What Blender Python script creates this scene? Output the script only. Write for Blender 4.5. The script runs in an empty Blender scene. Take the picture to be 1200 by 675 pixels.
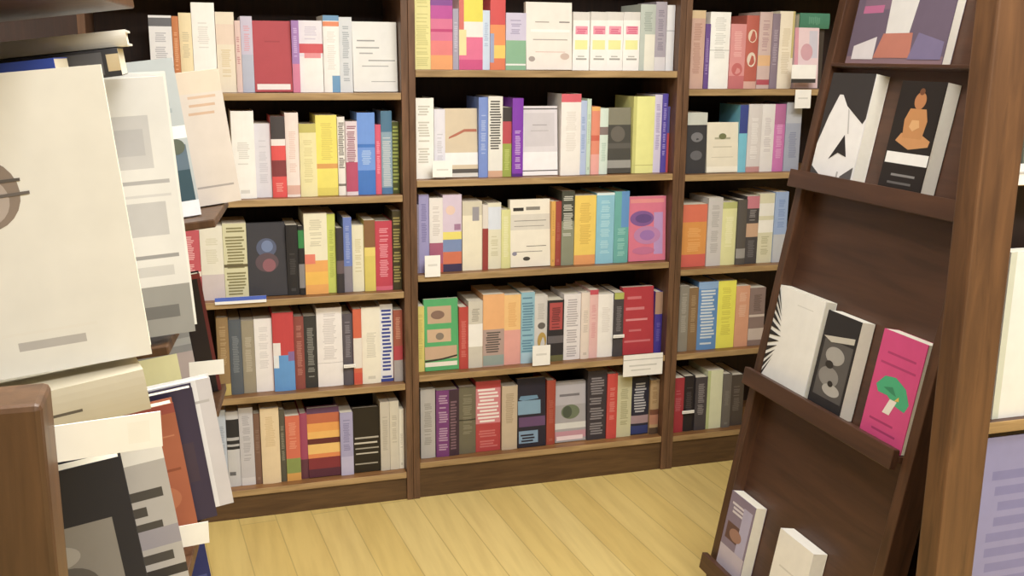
import bpy, math, random
from mathutils import Matrix, Vector
random.seed(11)
SC = bpy.context.scene
COL = SC.collection

# ------------------------------------------------------------------ camera model (metres; image taken as 1200x675)
F = 1198.47
CAM = Vector((-0.62485, -3.04352, 1.40748))
YAW, PITCH, ROLL = 0.303260, 0.222761, 0.009253
_cy, _sy, _cp, _sp = math.cos(YAW), math.sin(YAW), math.cos(PITCH), math.sin(PITCH)
FWD = Vector((_sy*_cp, _cy*_cp, -_sp))
_r0 = Vector((_cy, -_sy, 0)); _u0 = _r0.cross(FWD)
RIGHT = _r0*math.cos(ROLL) + _u0*math.sin(ROLL)
UP = -_r0*math.sin(ROLL) + _u0*math.cos(ROLL)

def ray(px, py):
    return FWD*F + RIGHT*(px-600) - UP*(py-337.5)
def at_y(px, py, Y):
    """the point of the vertical plane y = Y seen at that place of the photograph"""
    d = ray(px, py); return CAM + d*((Y-CAM.y)/d.y)

cam_data = bpy.data.cameras.new('camera')
cam = bpy.data.objects.new('camera', cam_data); COL.objects.link(cam)
cam_data.sensor_width = 36; cam_data.lens = F*36/1200; cam_data.clip_start = 0.02
m = Matrix((RIGHT, UP, -FWD)).transposed().to_4x4(); m.translation = CAM
cam.matrix_world = m
SC.camera = cam

# ------------------------------------------------------------------ materials
def lin(h):
    h = h.lstrip('#')
    out = []
    for i in (0, 2, 4):
        c = int(h[i:i+2], 16)/255
        out.append(c/12.92 if c <= .04045 else ((c+.055)/1.055)**2.4)
    return out
_mats = {}
def newmat(name):
    mt = bpy.data.materials.new(name); mt.use_nodes = True
    nt = mt.node_tree; b = nt.nodes['Principled BSDF']
    return mt, nt, b
def paper(h, rough=.5):
    """printed paper: one ink colour with a faint unevenness"""
    k = ('paper', h, rough)
    if k in _mats: return _mats[k]
    mt, nt, b = newmat('printed_paper_' + h)
    c = lin(h); g = .3*c[0]+.6*c[1]+.1*c[2]; c = [v*.84 + g*.16 for v in c]     # inks on matt stock
    tc = nt.nodes.new('ShaderNodeTexCoord'); nz = nt.nodes.new('ShaderNodeTexNoise'); nz.inputs['Scale'].default_value = 28
    nz.inputs['Detail'].default_value = 3
    mx = nt.nodes.new('ShaderNodeMix'); mx.data_type = 'RGBA'
    mx.inputs[6].default_value = [v*.9 for v in c] + [1]; mx.inputs[7].default_value = [min(1, v*1.06) for v in c] + [1]
    nt.links.new(tc.outputs['Object'], nz.inputs['Vector']); nt.links.new(nz.outputs['Fac'], mx.inputs[0])
    nt.links.new(mx.outputs[2], b.inputs['Base Color'])
    b.inputs['Roughness'].default_value = rough; b.inputs['Specular IOR Level'].default_value = .35
    _mats[k] = mt; return mt
def pages_mat(h='E9E1CC'):
    k = ('pages', h)
    if k in _mats: return _mats[k]
    mt, nt, b = newmat('page_block'); c = lin(h)
    tc = nt.nodes.new('ShaderNodeTexCoord'); wv = nt.nodes.new('ShaderNodeTexNoise'); wv.inputs['Scale'].default_value = 90
    mx = nt.nodes.new('ShaderNodeMix'); mx.data_type = 'RGBA'
    mx.inputs[6].default_value = [v*.92 for v in c] + [1]; mx.inputs[7].default_value = c + [1]
    nt.links.new(tc.outputs['Object'], wv.inputs['Vector']); nt.links.new(wv.outputs['Fac'], mx.inputs[0])
    nt.links.new(mx.outputs[2], b.inputs['Base Color']); b.inputs['Roughness'].default_value = .8
    _mats[k] = mt; return mt
def wood(name, dark, light, axis, scale=7, rough=.42, bump=.15):
    """stained timber, grain running along one axis"""
    k = ('wood', name)
    if k in _mats: return _mats[k]
    mt, nt, b = newmat(name)
    tc = nt.nodes.new('ShaderNodeTexCoord'); mp = nt.nodes.new('ShaderNodeMapping')
    sc = [9.0, 9.0, 9.0]; sc['xyz'.index(axis)] = .9
    mp.inputs['Scale'].default_value = sc
    nz = nt.nodes.new('ShaderNodeTexNoise'); nz.inputs['Scale'].default_value = scale; nz.inputs['Detail'].default_value = 6
    nz.inputs['Distortion'].default_value = .7
    n2 = nt.nodes.new('ShaderNodeTexNoise'); n2.inputs['Scale'].default_value = 2.2
    ramp = nt.nodes.new('ShaderNodeValToRGB')
    ramp.color_ramp.elements[0].position = .3; ramp.color_ramp.elements[0].color = lin(dark) + [1]
    ramp.color_ramp.elements[1].position = .72; ramp.color_ramp.elements[1].color = lin(light) + [1]
    ad = nt.nodes.new('ShaderNodeMath'); ad.operation = 'MULTIPLY_ADD'; ad.inputs[1].default_value = .45
    nt.links.new(tc.outputs['Object'], mp.inputs['Vector']); nt.links.new(mp.outputs['Vector'], nz.inputs['Vector'])
    nt.links.new(tc.outputs['Object'], n2.inputs['Vector'])
    sub = nt.nodes.new('ShaderNodeMath'); sub.operation = 'SUBTRACT'; sub.inputs[1].default_value = .5
    nt.links.new(n2.outputs['Fac'], sub.inputs[0])
    nt.links.new(sub.outputs[0], ad.inputs[0]); nt.links.new(nz.outputs['Fac'], ad.inputs[2])
    nt.links.new(ad.outputs[0], ramp.inputs['Fac']); nt.links.new(ramp.outputs['Color'], b.inputs['Base Color'])
    bp = nt.nodes.new('ShaderNodeBump'); bp.inputs['Strength'].default_value = bump; bp.inputs['Distance'].default_value = .002
    nt.links.new(nz.outputs['Fac'], bp.inputs['Height']); nt.links.new(bp.outputs['Normal'], b.inputs['Normal'])
    b.inputs['Roughness'].default_value = rough
    _mats[k] = mt; return mt
W_STILE = wood('brown_stained_stile', '523A2A', '765640', 'z')
W_SHELF = wood('brown_stained_shelf', '6E4C2E', '9C7044', 'x')
W_EDGE = wood('lit_shelf_edge', '8E7450', 'B89A70', 'x')  # shelf front faces coloured lighter tan, painting in the light they catch
W_BACK = wood('dark_back_board', '22140E', '341E14', 'z', rough=.7)
W_KICK = wood('brown_kick_board', '483220', '62482E', 'x')
W_RACK = wood('dark_walnut_panel', '402A20', '573A2B', 'x', scale=4, rough=.42)
W_RACKZ = wood('dark_walnut_upright', '3E281C', '5A3C2A', 'z', rough=.42)
W_POST = wood('rough_timber_post', '4E3422', '704E32', 'z', scale=5, rough=.5, bump=.4)
W_LEFT = wood('left_rack_timber', '46301F', '62462F', 'z')

def floor_mat():
    mt, nt, b = newmat('honey_plank_floor')
    tc = nt.nodes.new('ShaderNodeTexCoord'); mp = nt.nodes.new('ShaderNodeMapping')
    mp.inputs['Rotation'].default_value = (0, 0, math.radians(90-4))
    br = nt.nodes.new('ShaderNodeTexBrick')
    br.inputs['Color1'].default_value = lin('E6CE88') + [1]; br.inputs['Color2'].default_value = lin('DEC276') + [1]
    br.inputs['Mortar'].default_value = lin('C4AC6C') + [1]; br.inputs['Scale'].default_value = 1
    br.inputs['Brick Width'].default_value = 1.4; br.inputs['Row Height'].default_value = .11
    br.inputs['Mortar Size'].default_value = .0016; br.offset = .37; br.inputs['Bias'].default_value = -.1
    nz = nt.nodes.new('ShaderNodeTexNoise'); mp2 = nt.nodes.new('ShaderNodeMapping'); mp2.inputs['Scale'].default_value = (14, 1.2, 1)
    nz.inputs['Scale'].default_value = 2.2; nz.inputs['Detail'].default_value = 6
    rp = nt.nodes.new('ShaderNodeValToRGB')
    rp.color_ramp.elements[0].position = .25; rp.color_ramp.elements[0].color = (.62, .56, .5, 1)
    rp.color_ramp.elements[1].position = .6; rp.color_ramp.elements[1].color = (1, 1, 1, 1)
    mx = nt.nodes.new('ShaderNodeMix'); mx.data_type = 'RGBA'; mx.blend_type = 'MULTIPLY'; mx.inputs[0].default_value = .4
    nt.links.new(tc.outputs['Object'], mp.inputs['Vector']); nt.links.new(mp.outputs['Vector'], br.inputs['Vector'])
    nt.links.new(tc.outputs['Object'], mp2.inputs['Vector']); nt.links.new(mp2.outputs['Vector'], nz.inputs['Vector'])
    nt.links.new(nz.outputs['Fac'], rp.inputs['Fac']); nt.links.new(br.outputs['Color'], mx.inputs[6])
    nt.links.new(rp.outputs['Color'], mx.inputs[7]); nt.links.new(mx.outputs[2], b.inputs['Base Color'])
    b.inputs['Roughness'].default_value = .42
    return mt

# ------------------------------------------------------------------ mesh helpers
class MB:
    def __init__(s): s.v = []; s.f = []; s.mi = []; s.mats = []
    def mat(s, mt):
        if mt not in s.mats: s.mats.append(mt)
        return s.mats.index(mt)
    def face(s, pts, mt):
        i = len(s.v); s.v += [tuple(p) for p in pts]; s.f.append(list(range(i, i+len(pts)))); s.mi.append(s.mat(mt))
    def box(s, x0, x1, y0, y1, z0, z1, mt, front=None):
        P = [(x0,y0,z0),(x1,y0,z0),(x1,y1,z0),(x0,y1,z0),(x0,y0,z1),(x1,y0,z1),(x1,y1,z1),(x0,y1,z1)]
        i = len(s.v); s.v += P
        for q, mm in (((0,3,2,1),mt),((4,5,6,7),mt),((0,1,5,4),front or mt),((1,2,6,5),mt),((2,3,7,6),mt),((3,0,4,7),mt)):
            s.f.append([i+k for k in q]); s.mi.append(s.mat(mm))
    def prism(s, poly, y0, y1, mt, swap=None):
        """poly of (x,z) counter-clockwise seen from -y, run from y0 to y1"""
        n = len(poly); i = len(s.v)
        s.v += [(x, y0, z) for x, z in poly] + [(x, y1, z) for x, z in poly]
        k = s.mat(mt)
        s.f.append([i+j for j in range(n)]); s.mi.append(k)
        s.f.append([i+n+j for j in reversed(range(n))]); s.mi.append(k)
        for j in range(n):
            a, b2 = j, (j+1) % n
            s.f.append([i+b2, i+a, i+n+a, i+n+b2]); s.mi.append(k)
    def build(s, name, parent=None, bevel=0):
        me = bpy.data.meshes.new(name); me.from_pydata(s.v, [], s.f)
        for mt in s.mats: me.materials.append(mt)
        me.polygons.foreach_set('material_index', s.mi); me.update()
        o = bpy.data.objects.new(name, me); COL.objects.link(o)
        if parent: o.parent = parent
        if bevel:
            md = o.modifiers.new('bevel', 'BEVEL'); md.width = bevel; md.segments = 2; md.limit_method = 'ANGLE'
        return o
def tag(o, label=None, cat=None, group=None, kind=None):
    if label: o['label'] = label
    if cat: o['category'] = cat
    if group: o['group'] = group
    if kind: o['kind'] = kind
    return o
def empty(name, mw):
    o = bpy.data.objects.new(name, None); COL.objects.link(o); o.empty_display_size = .05
    o.matrix_world = mw
    return o

# ------------------------------------------------------------------ a book
def lum(h): r, g, b = lin(h); return .3*r + .6*g + .1*b
def blend(h1, h2, t):
    a = [int(h1[i:i+2], 16) for i in (0, 2, 4)]; b = [int(h2[i:i+2], 16) for i in (0, 2, 4)]
    return ''.join('%02X' % round(p+(q-p)*t) for p, q in zip(a, b))
def shell(mb, W, H, base, deco, bulge, yb=.002):
    """the printed front of a spine or of a cover: one grid whose cells take the ink of what is printed there"""
    rects, xs, zs = [], {-W/2, W/2}, {0, H}
    if bulge:
        for k in range(1, 6): xs.add(-W/2 + W*k/6)
    raised = []
    for d in deco:
        if d[0] == 'b': rects.append((-W/2, W/2, d[1]*H, d[2]*H, d[3]))
        elif d[0] == 'r': rects.append((-W/2+d[1]*W, -W/2+d[2]*W, d[3]*H, d[4]*H, d[5]))
        elif d[0] == 't':
            x0, x1 = (d[4], d[5]) if len(d) > 4 else (.22, .78)
            z = d[1]*H
            step = (d[6] if len(d) > 6 else .0055)
            while z < d[2]*H - step*.6:
                a = x0 + random.random()*.12*(x1-x0); b2 = x1 - random.random()*.25*(x1-x0)
                if random.random() > .12: rects.append((-W/2+a*W, -W/2+b2*W, z, z+step*.58, d[3]))
                z += step
        else: raised.append(d)
    for r in rects: xs |= {r[0], r[1]}; zs |= {r[2], r[3]}
    def uniq(a):
        a = sorted(a); o = [a[0]]
        for q in a[1:]:
            if q - o[-1] > 2e-5: o.append(q)
        return o
    xs, zs = uniq(xs), uniq(zs)
    yf = lambda x: -bulge*(1-(2*x/W)**2)
    i0 = len(mb.v); nx = len(xs)
    mb.v += [(x, yf(x), z) for z in zs for x in xs]
    bm_ = mb.mat(paper(base))
    for j in range(len(zs)-1):
        zc = (zs[j]+zs[j+1])/2
        row = [r for r in rects if r[2] < zc < r[3]]
        for i in range(nx-1):
            xc = (xs[i]+xs[i+1])/2; k = bm_
            for r in row:
                if r[0] < xc < r[1]: k = mb.mat(paper(r[4]))
            mb.f.append([i0+j*nx+i, i0+j*nx+i+1, i0+(j+1)*nx+i+1, i0+(j+1)*nx+i]); mb.mi.append(k)
    bmm = paper(base)
    mb.face([(x, yf(x), H) for x in xs] + [(W/2, yb, H), (-W/2, yb, H)], bmm)
    mb.face([(-W/2, yb, 0), (W/2, yb, 0)] + [(x, yf(x), 0) for x in reversed(xs)], bmm)
    mb.face([(-W/2, yb, 0), (-W/2, 0, 0), (-W/2, 0, H), (-W/2, yb, H)], bmm)
    mb.face([(W/2, 0, 0), (W/2, yb, 0), (W/2, yb, H), (W/2, 0, H)], bmm)
    mb.face([(W/2, yb, 0), (-W/2, yb, 0), (-W/2, yb, H), (W/2, yb, H)], bmm)
    lev = .0003
    for d in raised:
        mt = paper(d[-1])
        if d[0] == 'o': pts = [(d[1]+d[3]*math.cos(a*math.pi/12), d[2]+d[4]*math.sin(a*math.pi/12)) for a in range(24)]
        else: pts = d[1]
        mb.face([(-W/2+px*W, yf(-W/2+px*W)-lev, pz*H) for px, pz in pts], mt); lev += .00012
def book(mw, W, D, H, base, deco=(), face=False, hard=None, side=None, pages='E9E1CC', name='book', extra=None):
    """W x D x H, printed front at y=0 looking to -y. Spine out: the boards run back from it; face out: it is the front board"""
    if hard is None: hard = random.random() < .4
    root = empty(name, mw)
    bulge = 0 if face else min(.003, W*.1)*(1 if hard else .5)
    mb = MB(); shell(mb, W, H, base, deco, bulge)
    t = .0022 if hard else .0008
    e = .003 if hard else .0004
    sd = paper(side or base)
    if face:
        mb.box(-W/2, W/2, D-t, D, 0, H, sd)
        mb.box(-W/2, -W/2+t, .002, D-t, 0, H, sd)
        pg = (-W/2+t, W/2-e, .002, D-t)
    else:
        mb.box(-W/2, -W/2+t, .002, D, 0, H, sd); mb.box(W/2-t, W/2, .002, D, 0, H, sd)
        pg = (-W/2+t, W/2-t, .002, D-e)
    mb.build('cover', root)
    pb = MB(); pb.box(*pg, e, H-e, pages_mat(pages)); pb.build('pages', root)
    if extra: extra(root)
    return root

# ------------------------------------------------------------------ room
def structure(o): return tag(o, kind='structure')
FM = floor_mat()
b = MB(); b.box(-4, 4.5, -6, .6, -.05, 0, FM); structure(b.build('floor'))
wallm = wood('painted_wall', 'B9B2A4', 'CFC8BA', 'x', rough=.8, bump=.02)
b = MB(); b.box(-4, 4.5, -6, .6, 2.9, 2.95, wallm); structure(b.build('ceiling'))
b = MB(); b.box(-4, 4.5, .42, .6, 0, 2.9, wallm); structure(b.build('wall_back'))
b = MB(); b.box(-4.1, -4, -6, .6, 0, 2.9, wallm); structure(b.build('wall_left'))
b = MB(); b.box(4.5, 4.6, -6, .6, 0, 2.9, wallm); structure(b.build('wall_right'))
b = MB(); b.box(-4.1, 4.6, -6.1, -6, 0, 2.9, wallm); structure(b.build('wall_rear'))

# ------------------------------------------------------------------ back bookcases
SHELF_Z = {'left': [1.299, .994, .694, .395, .096], 'middle': [1.366, 1.037, .742, .417, .123], 'right': [1.309, 1.031, .712, .416, .119]}
BAY = {'left': (-.9, 0), 'middle': (0, .9), 'right': (.9, 1.8)}
BLAB = {'left': 'tall brown wooden bookcase standing at the left end of the back row',
        'middle': 'tall brown wooden bookcase in the middle of the back row',
        'right': 'tall brown wooden bookcase at the right of the back row, partly behind the sloping rack'}
ST = .021
for side, (xa, xb) in BAY.items():
    root = empty('bookcase', Matrix.Translation((xa, 0, 0)))
    tag(root, BLAB[side], 'bookcase', 'bookcases along the back wall')
    w = xb-xa
    for x0 in (.0004, w-ST-.0004):
        p = MB(); p.box(x0, x0+ST, 0, .29, 0, 2.12, W_STILE); p.build('side_panel', root, .0015)
    p = MB(); p.box(ST+.001, w-ST-.001, .28, .289, 0, 2.12, W_BACK); p.build('back_panel', root)
    tops = SHELF_Z[side] + [SHELF_Z[side][0]+.34]
    for z in tops:
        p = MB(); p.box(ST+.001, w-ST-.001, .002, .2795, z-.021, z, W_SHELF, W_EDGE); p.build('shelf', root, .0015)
    p = MB(); p.box(ST+.001, w-ST-.001, .008, .028, 0, SHELF_Z[side][4]-.0215, W_KICK); p.build('kick_board', root)
    p = MB(); p.box(ST+.001, w-ST-.001, .0, .2795, 2.1, 2.12, W_SHELF); p.build('top_board', root)

ORD = ['first', 'second', 'third', 'fourth', 'fifth', 'sixth', 'seventh', 'eighth', 'ninth', 'tenth', 'eleventh', 'twelfth',
       'thirteenth', 'fourteenth', 'fifteenth', 'sixteenth', 'seventeenth', 'eighteenth', 'nineteenth', 'twentieth',
       'twenty-first', 'twenty-second', 'twenty-third']
ROWN = ['top', 'second', 'third', 'fourth', 'bottom']
# each row: y of the book feet in the photograph, then (x0, x1, y top, look, ink, printing, face out?)
B_, T_, R_, O_ = 'b', 't', 'r', 'o'
ROWS = {
('left', 0): (104, [
 (176,203,18,'white black-marked','E2E2E6',[(B_,.86,.97,'6A6A70'),(B_,.0,.35,'9AA4AA'),(T_,.45,.8,'B8B8C2')]),
 (203,211,19,'thin orange','C8773C',[(T_,.3,.8,'E0A070')]),
 (211,226,15,'pale yellow','EBD9AC',[]),
 (226,253,3,'tall plain white','F3F1EE',[(T_,.5,.8,'DAD8D6')]),
 (254,276,14,'cream','E8DCC6',[(B_,.6,.85,'E8D2C0'),(T_,.2,.55,'DCC9A0')]),
 (276,283,24,'thin pinkish','E0C2BC',[(T_,.4,.8,'C88C90')]),
 (283,297,19,'lavender and grey-blue','C9C2DA',[(B_,0,.5,'B6BCD2'),(T_,.55,.9,'D8A0B4')]),
 (297,342,25,'plain red front-facing','B83C48',[(R_,.06,.94,.03,.11,'EDE4E2'),(R_,.3,.7,.7,.72,'A83440')],1),
 (342,351,24,'slim violet-pink','A87CC0',[(B_,0,.4,'DA7CA0'),(T_,.5,.9,'C8A8DC')]),
 (351,379,24,'white red-blotched','E6E0EA',[(B_,0,.5,'F0ECEA'),(B_,.55,.68,'D8505A'),(R_,.2,.9,.48,.55,'E89098'),(T_,.74,.92,'CFC8DC')]),
 (379,398,18,'blue-tipped white','F0EEEC',[(B_,.93,1,'6C9CC8'),(B_,.86,.92,'EC8A5C'),(R_,.5,1,0,.22,'6CA0CC'),(T_,.3,.8,'E0DCD8')]),
 (398,413,20,'pale grey lettered','D6DAE0',[(T_,.15,.9,'A8B0BA')]),
 (414,466,26,'light grey script-lettered front-facing','E4E3E0',[(R_,.1,.5,.72,.74,'9A9A9A'),(R_,.08,.6,.62,.64,'A2A2A2'),(R_,.15,.45,.54,.56,'A8A8A8'),(R_,.35,.95,.44,.455,'8E8E8E'),(R_,.2,.8,.36,.375,'AAAAAA'),(R_,.4,.95,.14,.15,'A0A0A0')],1)]),
('left', 1): (227, [
 (272,299,130,'wide plain white','F2F0EC',[]),
 (299,318,145,'pale lavender-grey','DAD8E2',[(T_,.2,.8,'CAC8D4')]),
 (318,335,136,'red black-banded','E84A4A',[(B_,.72,1,'4A4446'),(B_,.64,.72,'F0E4E2'),(B_,.26,.46,'8A3A3E'),(T_,.05,.2,'F09088')]),
 (335,351,132,'pinkish cream','EFDFD8',[(B_,.03,.14,'E0B0A0'),(T_,.3,.8,'E6C8BE')]),
 (351,371,145,'pale straw-yellow','ECE2A6',[(B_,.88,1,'C6BC5A'),(T_,.2,.8,'DCD090')]),
 (371,396,135,'bright yellow','EEE052',[(B_,.34,.4,'E0A048'),(B_,.0,.1,'E2D248'),(T_,.45,.92,'DCCB48')]),
 (396,405,137,'narrow black-lettered white','EAE6DE',[(T_,.35,.95,'6A6460',.1,.9),(B_,.12,.15,'807A70')]),
 (405,419,142,'crimson-footed lettered','E2D2DA',[(T_,.45,.95,'9A5C70',.1,.9),(B_,.05,.45,'C04C70')]),
 (419,440,132,'sky blue','6C9CEC',[(B_,0,.3,'3E7CD2'),(B_,.58,.62,'3E7CD2'),(T_,.35,.55,'A4C4F4')]),
 (440,447,146,'thin pink-red','E05476',[(T_,.3,.8,'F090A8')]),
 (447,460,130,'teal-topped lettered','8CA8BC',[(B_,.75,1,'4E7C9C'),(T_,.1,.7,'C4CCD0',.1,.9),(B_,.0,.08,'4E7CAC')]),
 (460,473,143,'dark olive green-barred','4E5626',[(T_,.05,.97,'9CA848',.05,.95,.011)])]),
('left', 2): (341, [
 (205,235,256,'pink-red white-topped','C64E5C',[(B_,.86,1,'F2EEEA'),(T_,.35,.8,'E8A8AC'),(B_,.3,.36,'E8D8CC')]),
 (235,262,265,'cream-white','E4E0D0',[(B_,0,.35,'CFC2C4'),(T_,.5,.85,'D4D0B8')]),
 (262,290,262,'olive-cream lettered','D4D0A8',[(T_,.05,.95,'8A8458',.08,.95,.009),(B_,.42,.46,'6A6040')]),
 (290,336,263,'charcoal blue-and-pink-glowing front-facing','3E3D44',[(O_,.5,.66,.26,.13,'58617E'),(O_,.52,.68,.15,.08,'7284AC'),(O_,.5,.46,.3,.13,'604E56'),(O_,.55,.42,.17,.09,'935C66')],1),
 (336,350,264,'plain black','2C2A2D',[]),
 (350,357,265,'black green-topped','2C2A2C',[(B_,.68,.94,'2E8A48'),(B_,.1,.45,'8A8688')]),
 (357,384,250,'cream orange-footed','ECE6C8',[(B_,0,.42,'EFA848'),(B_,.12,.28,'F4BC38'),(R_,0,.45,.38,.5,'EC7C64'),(T_,.6,.94,'CFC8AC')]),
 (384,394,251,'slim lime-green','C6D04C',[(T_,.2,.8,'AAB43C')]),
 (394,403,267,'narrow dark grey','3E393D',[(B_,.3,.5,'6A5A60')]),
 (403,413,255,'blue-topped grey','6A82CC',[(B_,0,.35,'8A8490'),(T_,.4,.9,'98A8DC')]),
 (413,427,264,'ivory','E6E0C2',[(T_,.3,.8,'D2C89C')]),
 (427,440,258,'brown-topped yellow','DCC84E',[(B_,.62,1,'8A6038'),(B_,.5,.62,'E8D05C')]),
 (440,460,259,'red pale-lettered','CA3850',[(T_,.2,.92,'E890A0'),(B_,.0,.06,'E0607A')]),
 (460,473,247,'black gold-lettered','453C22',[(T_,.1,.96,'9A8C48',.05,.95,.009)])]),
('left', 3): (455, [
 (255,269,372,'tan-brown','96784C',[(B_,0,.15,'C4AC58'),(T_,.4,.9,'B09468')]),
 (269,284,375,'slate grey','58606A',[(T_,.3,.8,'7A828A')]),
 (284,299,376,'olive-grey','9C927C',[(T_,.3,.8,'B6AC98')]),
 (299,320,374,'white ribbed','ECE8E8',[(T_,.3,.9,'D8D4D6')]),
 (320,345,366,'red-over-blue','CC383E',[(B_,.0,.46,'5A9CE0'),(R_,0,.35,.46,.62,'EDE6E6'),(R_,.0,.25,.3,.46,'E6ECF4'),(R_,.7,1,.38,.5,'8A6AA4')]),
 (345,357,371,'brick-red','944A42',[(T_,.2,.9,'B87468')]),
 (357,372,371,'charcoal lettered','3C3B3A',[(T_,.15,.85,'8A8A84')]),
 (372,402,361,'broad white','F0EBEB',[(T_,.35,.95,'D4CED0'),(B_,.3,.305,'B0AAAC')]),
 (402,414,368,'dark mauve-grey','5C5660',[(T_,.4,.9,'8A8490')]),
 (414,424,362,'orange white-banded','DC623E',[(B_,.22,.62,'EAE2D8'),(B_,.02,.16,'D84C38')]),
 (424,446,360,'ivory plain','F0EAD8',[]),
 (446,461,357,'navy-lettered white','E4E4EA',[(T_,.05,.98,'3A4A9E',.1,.95,.012),(B_,.0,.04,'3A4A9E')]),
 (461,474,363,'red-brown grey-footed','A4523E',[(B_,0,.3,'A8A0A0'),(B_,.3,.5,'BC3C48'),(T_,.6,.9,'C88A70')])]),
('left', 4): (563, [
 (256,266,481,'pale blue-grey','B8C4D6',[(T_,.3,.8,'98A4B8')]),
 (266,281,483,'grey black-topped','C8C8CC',[(B_,.5,.9,'2E2E32'),(B_,.62,.66,'B8B8BC'),(B_,.54,.57,'B8B8BC'),(R_,.1,.6,.15,.2,'6A6A6E')]),
 (281,298,478,'silver-grey','C6C4CA',[(T_,.3,.9,'AAA8B0'),(B_,.0,.1,'D6D4D8')]),
 (298,306,485,'thin brown','7E5C4A',[]),
 (306,328,478,'sandy cream','E8D0A6',[(T_,.5,.9,'D8BC8C')]),
 (328,335,480,'narrow olive-black','5A5648',[(T_,.3,.8,'8A8674')]),
 (335,352,487,'orange-red green-footed','DC6A4A',[(B_,.12,.35,'8A9A4C'),(B_,0,.12,'DCA040'),(T_,.5,.9,'E89070')]),
 (352,361,485,'slim plum','A84466',[(B_,0,.3,'6A3A48')]),
 (361,399,480,'sunset-pictured front-facing','5C2A3C',[(B_,.92,1,'6A4468'),(B_,.78,.92,'C8663A'),(B_,.66,.78,'F0A038'),(B_,.56,.66,'F4B84C'),(B_,.48,.56,'6A2C28'),(B_,.34,.48,'F2C060'),(B_,.28,.34,'E8863C'),(B_,.12,.28,'8A2C34')],1),
 (399,414,483,'lavender','AAA6D0',[(T_,.4,.9,'8A86B4'),(B_,.0,.3,'C0BCE0')]),
 (414,446,480,'black white-lettered front-facing','2C2418',[(R_,.08,.95,.52,.545,'B8B0A0'),(R_,.05,.9,.44,.465,'D0C8B8'),(R_,.08,.95,.36,.38,'A8A090'),(R_,.1,.92,.28,.3,'C8C0B0'),(R_,.06,.9,.12,.14,'A8A090')],1),
 (446,457,471,'stone-grey','CCC4B4',[(T_,.3,.8,'B4AC9C')]),
 (457,468,470,'putty-coloured','D8D0BC',[(T_,.4,.8,'C0B8A4')]),
 (468,482,479,'low cream-white','EEE8D6',[])]),
('middle', 0): (80, [
 (486,505,-6,'yellow ribbed','E6DE8E',[(T_,.05,.95,'CFC878',.1,.9)]),
 (505,531,-4,'purple-to-orange shaded','E0709A',[(B_,.88,1,'8C4CA0'),(B_,.7,.88,'C44CA4'),(B_,.52,.56,'C83C7C'),(B_,.2,.4,'EC7C7C'),(B_,0,.2,'F2A25C')]),
 (531,538,10,'thin lilac-grey','A8A4BA',[(T_,.3,.8,'C4C0D2')]),
 (538,566,-4,'yellow-topped pink-footed','F0E8E4',[(B_,.66,1,'E8DC2C'),(R_,0,.2,.5,1,'DC6C64'),(B_,.14,.45,'E86C98'),(R_,0,.3,.2,.55,'ECDC9C'),(B_,.0,.14,'D84C88')]),
 (566,575,12,'narrow pale blue','CADAF0',[(T_,.4,.8,'A8BCDC')]),
 (575,593,-4,'red-orange-yellow striped','DC4A4C',[(B_,.34,.62,'F0904C'),(B_,.16,.34,'F0CC50'),(B_,.0,.16,'E87848'),(R_,0,.25,.1,.5,'9CA8D0')]),
 (593,617,15,'lavender green-footed','CFC8E4',[(B_,0,.52,'86B894'),(B_,.08,.11,'EEF0EA'),(T_,.6,.9,'A8A0C4')]),
 (617,671,3,'cream text-fronted front-facing','ECE4DC',[(R_,.2,.5,.7,.715,'A09890'),(R_,.72,.95,.7,.72,'8A8480'),(R_,.1,.95,.56,.6,'F6F2EE'),(R_,.15,.9,.44,.455,'A8A09A'),(R_,.2,.85,.26,.27,'D8B0A4'),(O_,.12,.16,.07,.04,'A89C96'),(O_,.84,.2,.1,.05,'D0B8AC')],1),
 (672,691.5,14,'SET','',[]), (691.5,711,14,'SET','',[]), (711,730.5,14,'SET','',[]), (730.5,750,14,'SET','',[]),
 (750,768,5,'grey-green cream-footed','BAC4BC',[(R_,.3,1,0,.55,'E8E6D8'),(T_,.6,.9,'98A49C')]),
 (768,781,2,'mauve-grey','AAA2B0',[(T_,.3,.9,'8A8294'),(B_,.0,.2,'D8D4D8')]),
 (781,797,6,'light grey plain','DCDCE0',[(B_,.6,.62,'B8B8BE')])]),
('middle', 1): (203, [
 (481,509,115,'white grey-lettered','F2F0E8',[(T_,.2,.92,'C8C4B8',.2,.8,.008)]),
 (509,522,128,'lavender-white','E4E2EE',[]),
 (522,561,128,'tan brush-stroke front-facing','D6C4A6',[(B_,.18,.36,'F0EEEC'),(B_,.06,.12,'5A5450'),(B_,0,.06,'D8D4CE'),('p',[(.12,.56),(.35,.6),(.6,.66),(.98,.66),(.98,.7),(.6,.7),(.35,.64),(.14,.59)],'B86A50')],1),
 (561,572,114,'cornflower blue','7894DC',[(T_,.3,.8,'A4B8E8')]),
 (572,589,113,'white heavy-lettered','E6E4DC',[(T_,.35,.97,'55524E',.08,.92,.008),(B_,.0,.08,'D8A888')]),
 (589,600,126,'red-over-lime','9AA83A',[(B_,.8,1,'443E3E'),(B_,.48,.8,'C04450'),(T_,.1,.4,'BCC860')]),
 (600,613,115,'vivid purple','8634BA',[(T_,.08,.6,'C4A0DC'),(B_,.0,.04,'5A2488')]),
 (613,655,125,'pale grey panelled front-facing','DAD4DA',[(R_,.08,.92,.42,.9,'CEC8CE'),(B_,.0,.34,'F0EDF0'),(B_,.95,.965,'4A4646'),(B_,.06,.075,'4A4648'),(R_,.3,.7,.72,.735,'A8A2A8'),(R_,.25,.75,.64,.65,'B0AAB0')],1),
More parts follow.
